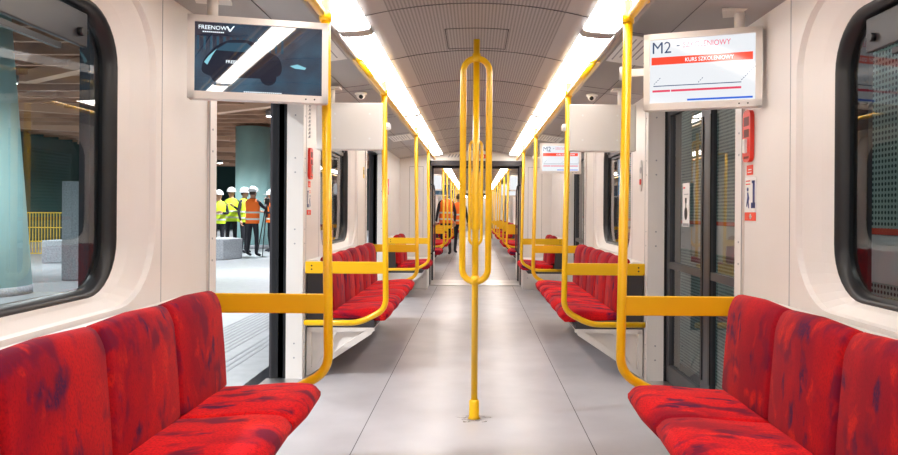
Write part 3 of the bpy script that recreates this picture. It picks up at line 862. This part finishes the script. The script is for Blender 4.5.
# screens in the second car
for s, y, lb, dk in ((-1, 14.25, 'white display screen first beyond the gangway on the left', 0), (-1, 18.95, 'dark display screen farther along the second car on the left', 1), (-1, 23.6, 'small distant display screen on the left of the second car', 1),
                     (1, 14.3, 'pale display screen first beyond the gangway on the right', 0), (1, 18.95, 'small pale display screen farther along the second car on the right', 0)):
    e, sc = make_screen(.46, .325, 'scr_dark' if dk else 'scr_white'); e.location = (s * .885, y, 1.76)
    a_ = MB(); a_.tube([(s * .12, .028, .15), (s * .12, .028, .28)], .02, 12); a_.build('ceiling_bracket', 'bezel', e)
    a_ = MB(); a_.box(-s * .27, -s * .21, .01, .03, -.01, .02); a_.build('pole_clamp', 'white', e)
    tag(e, lb, 'screen')

# ------------------------------------------------------------------ cove notices and cameras
def on_cove(s, x, y, dx, dy, name='notice', lab='', rz=0):
    sl = atan2(.075, W - .70); e = empty(name, (s * x, y, cove_z(x) + .002)); e.rotation_euler = (0, s * sl, 0)
    p = MB(); p.box(-dx / 2, dx / 2, -dy / 2, dy / 2, -.006, -.003); p.build('sheet', 'white', e)
    k = MB()
    for i in range(7):
        k.box(-dx * .42 + i * dx * .12, -dx * .39 + i * dx * .12, -dy * .42, dy * (.4 - .12 * (i % 3)), -.0066, -.0058)
    k.build('print', 'greyink', e)
    tag(e, lab, 'notice', 'notices on the sloping ceiling'); return e
for s in (-1, 1):
    on_cove(s, .90, 3.98, .26, .62, lab='white printed notice on the sloping ceiling above the near %s doorway' % side_name[s])
    on_cove(s, .90, 8.70, .26, .60, lab='white printed notice on the sloping ceiling farther down the car, %s side' % side_name[s])
    e = empty('security_camera', (s * .875, 5.45, cove_z(.875))); 
    q = MB(); q.cyl((0, 0, -.012), .045, .014, 'z', 20); q.build('base_plate', 'white', e)
    q = MB(); q.ball((0, 0, -.016), .034, .034, .034); q.build('dome', 'white', e)
    q = MB(); q.cyl((s * -.008, -.026, -.034), .015, -.016, 'y', 14); q.build('lens', 'ink', e)
    tag(e, 'small white camera dome on the sloping %s ceiling' % side_name[s], 'camera', 'ceiling security cameras')

# ------------------------------------------------------------------ safety devices and signs on the door jambs
def safety_set(s, y, far):
    """placed on the wall plane; local x = along the wall towards +Y, faces the aisle"""
    face = -s
    X = s * (W - .001)
    sc_ = .9 if far else 1
    where = 'on the left wall past the open doorway' if s < 0 else 'on the right wall before the closed doors'
    e = empty('emergency_handle', (X, y, 1.525))
    q = MB(); pr = rpoly([(-.045, -.115), (.045, -.115), (.045, .115), (-.045, .115)], .035); q.prism([tuple(p) for p in pr], 'x', 0, face * .018); q.build('housing', 'red', e)
    q = MB(); q.box(face * .0185, face * .017, -.03, .03, .045, .085); q.box(face * .0185, face * .017, -.03, .03, -.005, .03); q.box(face * .0185, face * .017, -.028, .028, -.10, -.09); q.build('recess', 'darkred', e)
    q = MB(); q.box(face * .017, face * .032, -.012, .012, -.075, -.012, bev=.004); q.build('lever', 'white', e)
    tag(e, 'red emergency pull device %s' % where, 'emergency handle')
    e = empty('warning_sign', (X, y, 1.375)); q = MB(); q.box(0, face * .002, -.035, .035, -.022, .022); q.build('plate', 'redlabel', e)
    q = MB(); q.box(face * .002, face * .0026, -.022, .022, -.012, -.008); q.box(face * .002, face * .0026, -.022, .016, .0, .004); q.build('print', 'white', e)
    tag(e, 'small red label below the red pull device %s' % where, 'sign')
    e = empty('instruction_sign', (X, y - .008, 1.265)); q = MB(); q.box(0, face * .002, -.062, .062, -.078, .078); q.build('plate', 'white', e)
    q = MB(); pr = lambda a, b_, c, d: q.box(face * .002, face * .0028, a, b_, c, d)
    pr(-.052, -.02, .05, .062); pr(-.052, -.030, -.055, .06); pr(-.058, -.012, -.06, -.035); q.build('blue_symbol', 'blue', e)
    q = MB(); q.prism([(.010, -.06), (.02, -.06), (.025, -.03), (.034, -.055), (.044, -.05), (.032, -.01), (.034, .01), (.022, .012), (.010, -.015), (.016, -.03)], 'x', face * .002, face * .0028)
    q.cyl((face * .002, .028, .024), .009, face * .0008, 'x', 12); q.build('walking_figure', 'blue', e)
    q = MB()
    for i in range(2): q.box(face * .002, face * .0028, .0, .05, .045 + .014 * i, .050 + .014 * i)
    q.build('red_print', 'redlabel', e)
    q = MB(); q.box(0, face * .0022, -.062, .062, -.115, -.078); q.box(face * .0022, face * .003, .02, .03, -.11, -.085); q.build('red_plate', 'redlabel', e)
    q = MB(); q.box(face * .0022, face * .003, -.012, .002, -.108, -.085); q.box(face * .0022, face * .003, -.02, .01, -.1, -.093); q.build('cross_print', 'white', e)
    tag(e, 'white and blue walking-figure sign %s' % where, 'sign')
safety_set(1, 3.20, False); safety_set(-1, 5.27, True)
# etched lettering above the left device
e = empty('vertical_lettering', (-W + .001, 5.27, 1.62))
q = MB(); rnd = random.Random(2)
for i in range(9):
    z0 = .09 + i * .028; q.tube([(.001, -.03, z0), (.001, -.005, z0 + .022), (.001, .01, z0 + .004), (.001, .035, z0 + .026)], .002, 5)
q.build('lettering', 'greyink', e)
tag(e, 'grey slanted lettering running up the wall above the left red pull device', 'lettering')
# oval call button on the right beyond the doors
e = empty('call_panel', (W - .001, 5.30, 1.455))
q = MB(); q.prism([(.045 * cos(a), .115 * sin(a) if True else 0) for a in [2 * pi * k / 28 for k in range(28)]], 'x', 0, -.006); q.build('plate', 'metal', e)
q = MB(); q.cyl((-.006, 0, -.045), .022, -.006, 'x', 16); q.build('button', 'red', e)
q = MB(); q.cyl((-.006, 0, .04), .024, -.002, 'x', 16); q.build('speaker_grille', 'greyink', e)
tag(e, 'oval grey call panel with a red button on the wall beyond the right doors', 'call panel')
# small signs farther down
for s, y, z, lb in ((-1, 9.95, 1.52, 'slim red pull device on the left wall before the gangway'), ):
    e = empty('emergency_handle', (s * (W - .001), y, z)); q = MB(); q.box(0, -s * .016, -.045, .045, -.11, .11, bev=.006); q.build('housing', 'red', e)
    q = MB(); q.box(-s * .016, -s * .026, -.012, .012, -.06, 0); q.build('lever', 'white', e); tag(e, lb, 'emergency handle')
e = empty('instruction_sign', (-(W - .001), 9.95, 1.24)); q = MB(); q.box(0, .002, -.05, .05, -.07, .07); q.build('plate', 'white', e)
q = MB(); q.box(.002, .0028, -.04, -.02, -.05, .05); q.build('blue_symbol', 'blue', e); q = MB(); q.box(.002, .0028, -.05, .05, -.07, -.045); q.build('red_plate', 'redlabel', e)
tag(e, 'small white sign with red foot on the left wall before the gangway', 'sign')
e = empty('sticker', (-(W - .001), 7.83, 1.60)); q = MB(); q.box(0, .002, -.035, .035, -.06, .06); q.build('plate', 'fence', e); q = MB(); q.box(.002, .003, -.02, .02, -.02, .03); q.build('print', 'ink', e)
tag(e, 'small yellow sticker on the left wall beside the second doorway', 'sticker')
e = empty('emblem', (.11, 11.548, 2.075)); q = MB(); q.box(-.05, .05, 0, .002, -.035, .03); q.build('plate', 'redlabel', e); q = MB(); q.box(-.012, .02, -.001, 0, -.02, .015); q.build('symbol', 'white', e)
tag(e, 'small red emblem on the beam over the gangway', 'emblem')
e = empty('vent_print', (-.30, 11.548, 2.075)); q = MB()
for i in range(6): q.prism([(i * .05 - .15, -.02), (i * .05 - .13, -.02), (i * .05 - .10, .03), (i * .05 - .12, .03)], 'y', -.001, .001)
q.build('marking', 'greyink', e); tag(e, 'dark slanted markings on the beam over the gangway', 'marking')
# paper notice stuck on the right door glass (far leaf)
e = empty('paper_notice', (W + .128, 4.61, 1.235))
q = MB(); q.box(-.001, 0, -.075, .075, -.14, .14); q.build('sheet', 'white', e)
q = MB(); q.ball((-.0015, .0, -.055), .001, .034, .042); q.box(-.002, -.001, -.006, .008, -.02, .02); q.box(-.0022, -.001, -.014, .018, .012, .045); q.build('symbol', 'ink', e)
q = MB(); q.box(-.002, -.001, -.06, .06, -.135, -.118); q.box(-.002, -.001, -.05, .04, .065, .07); q.build('print', 'greyink', e)
q = MB(); q.box(-.002, -.001, .02, .06, .105, .115); q.build('heading', 'redlabel', e)
tag(e, 'white paper notice with a black symbol taped inside the closed right door glass', 'notice')

# blue poster beyond the far right window
e = empty('poster', (2.94, 15.2, 1.85)); q = MB(); q.box(0, .02, -.75, .75, -.30, .42); q.build('sheet', 'scr_skyblue', e)
q = MB(); q.box(-.004, 0, -.2, .5, -.2, -.05); q.build('print', 'ink', e)
tag(e, 'lit blue poster on the tunnel wall seen through the far right window', 'poster')

# ------------------------------------------------------------------ station (left)
p = MB(); p.box(-18, -1.56, -4, 50, -.3, 0); pf = p.build('platform', 'platform'); pf['kind'] = 'structure'
t = MB()
for i in range(9): t.box(-2.52 + i * .055, -2.50 + i * .055, -4, 40, -.002, .004)
for i in range(3): t.box(-1.95 + i * .06, -1.925 + i * .06, -4, 40, -.002, .003)
t.build('tactile_strip', 'tactile', pf)
p = MB(); p.box(-16.2, -16, -4, 50, -.3, 6); p.box(-16, -1.5, 44, 44.2, -.3, 6)
o = p.build('wall_station', 'darkgreen'); o['kind'] = 'structure'
p = MB(); p.box(-18, -1.4, -4, 50, 5.4, 5.6); st = p.build('ceiling_station', 'void'); st['kind'] = 'structure'
p = MB()
y = 1.0
while y < 44:
    p.box(-16, -1.7, y, y + .10, 3.85, 4.25); y += .95
p.build('slat', 'wood', st)
p = MB(); rnd = random.Random(8)
for i in range(7):
    for (x0, y0, x1, y1) in ((-15.5, 4 + 6 * i, -9, 8.5 + 6 * i), (-9, 8.5 + 6 * i, -2.0, 3.5 + 6 * i)):
        d = Vector((x1 - x0, y1 - y0, 0)); nrm = Vector((-d.y, d.x, 0)).normalized() * .11
        p.prism([(x0 + nrm.x, y0 + nrm.y), (x1 + nrm.x, y1 + nrm.y), (x1 - nrm.x, y1 - nrm.y), (x0 - nrm.x, y0 - nrm.y)], 'z', 3.72, 3.95)
p.build('brace', 'woodlight', st)
# downlights
LP = [(-4.2, 8.0), (-8.3, 6.5), (-12, 8.5), (-4.6, 13.5), (-9.2, 14.2), (-13.5, 15.5), (-5.4, 19.0), (-10.2, 20.5), (-6.5, 26.5), (-12.5, 26), (-8.5, 33), (-4.4, 31), (-13.5, 38), (-8.7, 40), (-3.6, 3.0), (-7.5, .5)]
def make_lamp():
    e = empty('downlight'); q = MB(); q.cyl((0, 0, 0), .15, .16, 'z', 20); q.build('housing', 'channel', e)
    q = MB(); q.cyl((0, 0, -.006), .125, .006, 'z', 20); q.build('diffuser', 'lamp', e); return e
lp = make_lamp()
for i, (x, y) in enumerate(LP):
    o = lp if i == 0 else copy_tree(lp)
    o.location = (x, y, 3.66)
    tag(o, 'round white downlight under the wooden station ceiling', 'lamp', 'station downlights')
    L = bpy.data.lights.new('downlight_beam', 'SPOT'); L.energy = 1400; L.spot_size = radians(150); L.spot_blend = .8; L.color = (.93, .97, 1); L.shadow_soft_size = .12
    lo = bpy.data.objects.new('downlight_beam', L); C.objects.link(lo); lo.location = (x, y, 3.63)
# columns
def column(x, y, r, h, lb, taper=0):
    e = empty('station_column', (x, y, 0))
    q = MB(); N = 28
    q.tube([(0, 0, .12), (0, 0, h)], [r, r * (1 - taper)], N); q.build('cladding', 'teal', e)
    q = MB(); q.cyl((0, 0, 0), r * 1.01, .12, 'z', N); q.build('plinth', 'granite', e)
    tag(e, lb, 'column', 'station columns')
column(-6.90, 9.9, .70, 4.4, 'big teal column on the platform seen through the nearest left window', .45)
column(-6.98, 22.6, .54, 3.78, 'teal round column behind the workers, seen through the open doorway')
# granite blocks
q = MB(); q.prism([(-6.84, 11.9), (-6.47, 11.9), (-6.47, 12.9), (-6.84, 12.9)], 'z', 0, 1.64)
gs = q.build('granite_slab', 'granite', bevel=.01); tag(gs, 'tall pale granite slab standing on the platform beyond the left window', 'slab')
q = MB(); q.prism([(-9.4, 15.6), (-5.95, 17.0), (-5.72, 17.7), (-6.2, 18.25), (-9.4, 17.9)], 'z', 0, .5); tag(q.build('granite_bench', 'granite', bevel=.02), 'long low grey granite plinth on the platform in front of the workers', 'bench')
# yellow fence
e = empty('fence', (1.0, 18.1, 0))
q = MB()
for i in range(41): x = -13.4 + i * .075; q.box(x - .008, x + .008, -.01, .01, .05, 1.08)
q.build('bar', 'fence', e)['kind'] = 'stuff'
q = MB()
for z in (.05, .35, .7, 1.07): q.box(-13.45, -10.35, -.015, .015, z, z + .03)
q.build('rail', 'fence', e)
tag(e, 'yellow barred fence on the platform seen through the nearest left window', 'fence')

# ------------------------------------------------------------------ tunnel side (right)
p = MB(); p.box(1.5, 6, -4, 50, -1.2, -1.0); o = p.build('floor_track', 'track'); o['kind'] = 'structure'
p = MB(); p.box(3.0, 3.1, -4, 50, -1.0, 4.2); wr = p.build('wall_tunnel', 'perf'); wr['kind'] = 'structure'
q = MB(); q.box(2.975, 3.0, -4, 50, .68, 1.03); q.build('pale_band', 'perf2', wr)
q = MB(); q.box(2.97, 3.0, -4, 50, 1.035, 1.08); q.build('red_stripe', 'redlabel', wr)
q = MB()
for i in range(18): q.box(2.99, 3.0, -3 + i * 3.0, -2.985 + i * 3.0, -1, 4)
q.build('panel_seam', 'ink', wr)
q = MB(); q.box(1.5, 3.1, -4, 50, 4.2, 4.3); o = q.build('ceiling_tunnel', 'void'); o['kind'] = 'structure'
for i in range(9):
    y = 1.2 + i * 4.6
    e = empty('tunnel_light', (2.2, y, 4.06)); q = MB(); q.box(-.12, .12, -.7, .7, 0, .14); q.build('housing', 'channel', e)
    q = MB(); q.box(-.10, .10, -.68, .68, -.01, 0); q.build('tube', 'lamp', e)
    tag(e, 'white tube lamp above the track on the right of the train', 'lamp', 'tunnel tube lamps')

# ------------------------------------------------------------------ people
def person(loc, rz, vest, lb, pose='stand', helmet=True, trousers='navy', H_=1.74):
    """facing local -y; one continuous skinned body"""
    e = empty('person', loc, rz); k = H_ / 1.74
    J = {}; V = []; E_ = []; Rr = []
    def v(n, p, r): J[n] = len(V); V.append(Vector(p) * k); Rr.append((r[0] * k, r[1] * k) if isinstance(r, tuple) else (r * k, r * k))
    def ed(a, b_): E_.append((J[a], J[b_]))
    v('pel', (0, .01, .96), (.155, .115)); v('waist', (0, .0, 1.10), (.135, .105)); v('chest', (0, .01, 1.30), (.165, .12)); v('neckb', (0, .015, 1.45), (.085, .07)); v('neck', (0, .0, 1.52), .052); v('head0', (0, -.01, 1.60), (.072, .085)); v('head1', (0, -.01, 1.68), (.068, .082))
    for a, b_ in (('pel', 'waist'), ('waist', 'chest'), ('chest', 'neckb'), ('neckb', 'neck'), ('neck', 'head0'), ('head0', 'head1')): ed(a, b_)
    elb = {'stand': ((.25, .04, 1.13), (.26, -.03, .90)), 'camera': ((.27, -.14, 1.24), (.15, -.34, 1.42)), 'fold': ((.25, -.02, 1.14), (.07, -.22, 1.17)), 'phone': ((.24, -.05, 1.15), (.11, -.28, 1.27))}[pose]
    for s, t in ((-1, 'l'), (1, 'r')):
        if pose == 'camera' and s == 1: el, wr_ = (.27, -.16, 1.22), (.17, -.36, 1.34)
        else: el, wr_ = elb
        v('sh' + t, (s * .175, .015, 1.415), .058); v('el' + t, (s * el[0], el[1], el[2]), .042); v('wr' + t, (s * wr_[0], wr_[1], wr_[2]), .028)
        ed('neckb', 'sh' + t); ed('sh' + t, 'el' + t); ed('el' + t, 'wr' + t)
        fx = .10 if pose != 'camera' else .12
        v('hip' + t, (s * .09, .01, .88), .085); v('kn' + t, (s * fx, -.01, .49), .058); v('an' + t, (s * (fx + .015), .03, .09), .042); v('toe' + t, (s * (fx + .03), -.13, .04), .035)
        ed('pel', 'hip' + t); ed('hip' + t, 'kn' + t); ed('kn' + t, 'an' + t); ed('an' + t, 'toe' + t)
    me = bpy.data.meshes.new('body'); me.from_pydata(V, E_, []); me.update()
    o = bpy.data.objects.new('body', me); C.objects.link(o)
    sk = o.modifiers.new('skin', 'SKIN')
    for i, d in enumerate(me.skin_vertices[0].data): d.radius = Rr[i]; d.use_root = (i == 0)
    sd = o.modifiers.new('sub', 'SUBSURF'); sd.levels = 1; sd.render_levels = 1
    bpy.context.view_layer.update()
    m2 = bpy.data.meshes.new_from_object(o.evaluated_get(bpy.context.evaluated_depsgraph_get())); bpy.data.objects.remove(o)
    m2.materials.clear()
    for q_ in ('navy', 'skin', trousers): m2.materials.append(M[q_])
    for f in m2.polygons:
        f.use_smooth = True; z = f.center.z / k
        f.material_index = 1 if z > 1.50 else (2 if z < .92 else 0)
    body = bpy.data.objects.new('body', m2); C.objects.link(body); body.parent = e
    # head details
    q = MB(); q.ball((0, -.012 * k, 1.635 * k), .076 * k, .094 * k, .112 * k, 14, 10); q.ball((0, -.108 * k, 1.62 * k), .012 * k, .018 * k, .02 * k, 8, 6)
    for s in (-1, 1): q.ball((s * .077 * k, .0, 1.625 * k), .01 * k, .02 * k, .03 * k, 8, 6)
    q.build('head', 'skin', e)
    q = MB()
    for s in (-1, 1): q.ball((s * .03 * k, -.098 * k, 1.645 * k), .012 * k, .008 * k, .008 * k, 8, 6)
    q.ball((0, -.1 * k, 1.58 * k), .022 * k, .008 * k, .006 * k, 8, 6)
    q.build('face_detail', 'hair', e)
    q = MB(); q.ball((0, .012 * k, 1.650 * k), .081 * k, .092 * k, .108 * k, 14, 10, zmin=-.5); q.build('hair', 'hair', e)
    if helmet:
        q = MB(); q.ball((0, 0, 1.69 * k), .125 * k, .145 * k, .13 * k, 18, 12, zmin=-.1)
        q.prism([(.125 * k * cos(a), -.03 * k + (.19 * k if sin(a) < 0 else .15 * k) * sin(a)) for a in [2 * pi * i / 24 for i in range(24)]], 'z', 1.672 * k, 1.682 * k); q.build('hard_hat', 'helmet', e)
    # vest: loft round torso
    q = MB(); rows = []
    for z, rx, ry, cy in ((.86, .185, .145, .01), (1.0, .188, .15, .01), (1.15, .178, .145, .005), (1.3, .195, .155, .005), (1.4, .205, .135, .01), (1.47, .15, .10, .015), (1.50, .085, .08, .012)):
        rows.append([q.bm.verts.new((k * rx * cos(2 * pi * i / 24), k * (cy + ry * sin(2 * pi * i / 24)), k * z)) for i in range(24)])
    q.m(vest)
    for a, b_ in zip(rows[:-1], rows[1:]):
        for i in range(24): q.face([a[i], a[(i + 1) % 24], b_[(i + 1) % 24], b_[i]]).smooth = True
    ve = q.build('safety_vest', None, e)
    q = MB(); 
    for z0 in (.95, 1.12):
        ra = [q.bm.verts.new((k * .196 * cos(2 * pi * i / 24), k * (.008 + .156 * sin(2 * pi * i / 24)), k * z0)) for i in range(24)]
        rb = [q.bm.verts.new((k * .194 * cos(2 * pi * i / 24), k * (.008 + .155 * sin(2 * pi * i / 24)), k * (z0 + .045))) for i in range(24)]
        for i in range(24): q.face([ra[i], ra[(i + 1) % 24], rb[(i + 1) % 24], rb[i]])
    q.build('reflective_band', 'reflect', ve)
    for s, t in ((-1, 'l'), (1, 'r')):   # hands with five fingers
        a, b_ = V[J['el' + t]], V[J['wr' + t]]; d = (b_ - a).normalized(); side = Vector((1, 0, 0)) * s; side = (side - side.dot(d) * d).normalized(); nn = d.cross(side)
        q = MB(); q.tube([b_, b_ + d * .05 * k, b_ + d * .09 * k], [.022 * k, .034 * k, .03 * k], 10)
        for i, ln in enumerate((.065, .075, .07, .055)):
            o_ = b_ + d * .085 * k + side * (-.026 + .0175 * i) * k; q.tube([o_, o_ + d * ln * .5 * k, o_ + d * ln * .8 * k + nn * .015 * k * s, o_ + d * ln * .9 * k + nn * .03 * k * s], [.009 * k, .0085 * k, .008 * k, .006 * k], 6)
        o_ = b_ + d * .03 * k - side * .026 * k; q.tube([o_, o_ + (d * .03 - side * .025) * k, o_ + (d * .055 - side * .028) * k], [.011 * k, .01 * k, .008 * k], 6)
        q.build('hand', 'skin', e)
    return e
def tagp(o, lb): return tag(o, lb, 'person')
# photographer seen from behind, orange vest; faces away (+Y) and to the right
pr_ = person((-5.66, 18.30, 0), radians(180 - 20), 'hivis_o', '', 'camera', H_=1.72)
tagp(pr_, 'person in an orange vest and white hard hat filming with a camera on the platform')
# tripod and video camera beside
ca = radians(160); fx, fy = -5.40, 18.65
e = empty('tripod', (fx, fy, 0))
for i in range(3):
    a = 2 * pi * i / 3 + .5; q = MB(); q.tube([(.04 * cos(a), .04 * sin(a), 1.32), (.36 * cos(a), .36 * sin(a), .0)], [.017, .011], 8); q.build('leg', 'ink', e)
q = MB(); q.cyl((0, 0, 1.0), .02, .34, 'z', 10); q.cyl((0, 0, 1.3), .06, .05, 'z', 14); q.build('centre_column', 'ink', e)
tag(e, 'black tripod with thin legs beside the orange-vested camera operator', 'tripod')
e = empty('video_camera', (fx, fy, 1.352), radians(20))
q = MB(); q.box(-.06, .06, -.16, .12, 0, .15, bev=.015); q.build('camera_body', 'ink', e)
q = MB(); q.cyl((0, .12, .08), .045, .13, 'y', 14); q.build('lens', 'ink', e)
q = MB(); q.tube(fillet([(0, -.12, .15), (0, -.10, .21), (0, .10, .21), (0, .12, .15)], .03), .012, 8); q.build('carry_handle', 'ink', e)
tag(e, 'black video camera mounted on the tripod on the platform', 'video camera')
tagp(person((-6.90, 19.35, 0), radians(25), 'hivis_y', '', 'fold', H_=1.66), 'person in a yellow vest with folded arms, leftmost of the platform group')
tagp(person((-6.85, 20.2, 0), radians(10), 'hivis_y', '', 'phone', H_=1.76), 'person in a yellow vest holding hands up, second from left of the platform group')
tagp(person((-6.32, 19.7, 0), radians(80), 'hivis_y', '', 'stand', H_=1.74), 'person in a yellow vest half hidden behind the orange-vested camera operator')
tagp(person((-5.80, 20.4, 0), radians(-60), 'hivis_o', '', 'fold', H_=1.70), 'person in an orange vest beside the edge of the open doorway, right of the tripod')
tagp(person((-.80, 19.5, 0), radians(200), 'hivis_o', '', 'stand', False, H_=1.76), 'bareheaded person in an orange vest standing in the far car, leftmost of the two')
tagp(person((-.46, 20.3, 0), radians(160), 'hivis_o', '', 'stand', False, H_=1.68), 'person in an orange vest standing in the far car nearer the centre poles')

# ------------------------------------------------------------------ world, camera
w = bpy.data.worlds.new('World'); S.world = w; w.use_nodes = True
bg = w.node_tree.nodes['Background']; bg.inputs[0].default_value = (.75, .85, 1, 1); bg.inputs[1].default_value = .25
cam = bpy.data.cameras.new('Camera'); co = bpy.data.objects.new('Camera', cam); C.objects.link(co)
cam.sensor_width = 36; cam.sensor_fit = 'HORIZONTAL'; cam.lens = 720 / 898 * 36; cam.clip_start = .02; cam.clip_end = 200
co.location = (0, 0, 1.18); co.rotation_euler = (radians(90), radians(-.4), 0)
cam.shift_x = -26.5 / 898; cam.shift_y = -15.5 / 898
S.camera = co
vs = S.view_settings; S.display_settings.display_device = 'sRGB'; vs.view_transform = 'Standard'; vs.look = 'None'; vs.gamma = 1; vs.exposure = .12; vs.use_curve_mapping = False
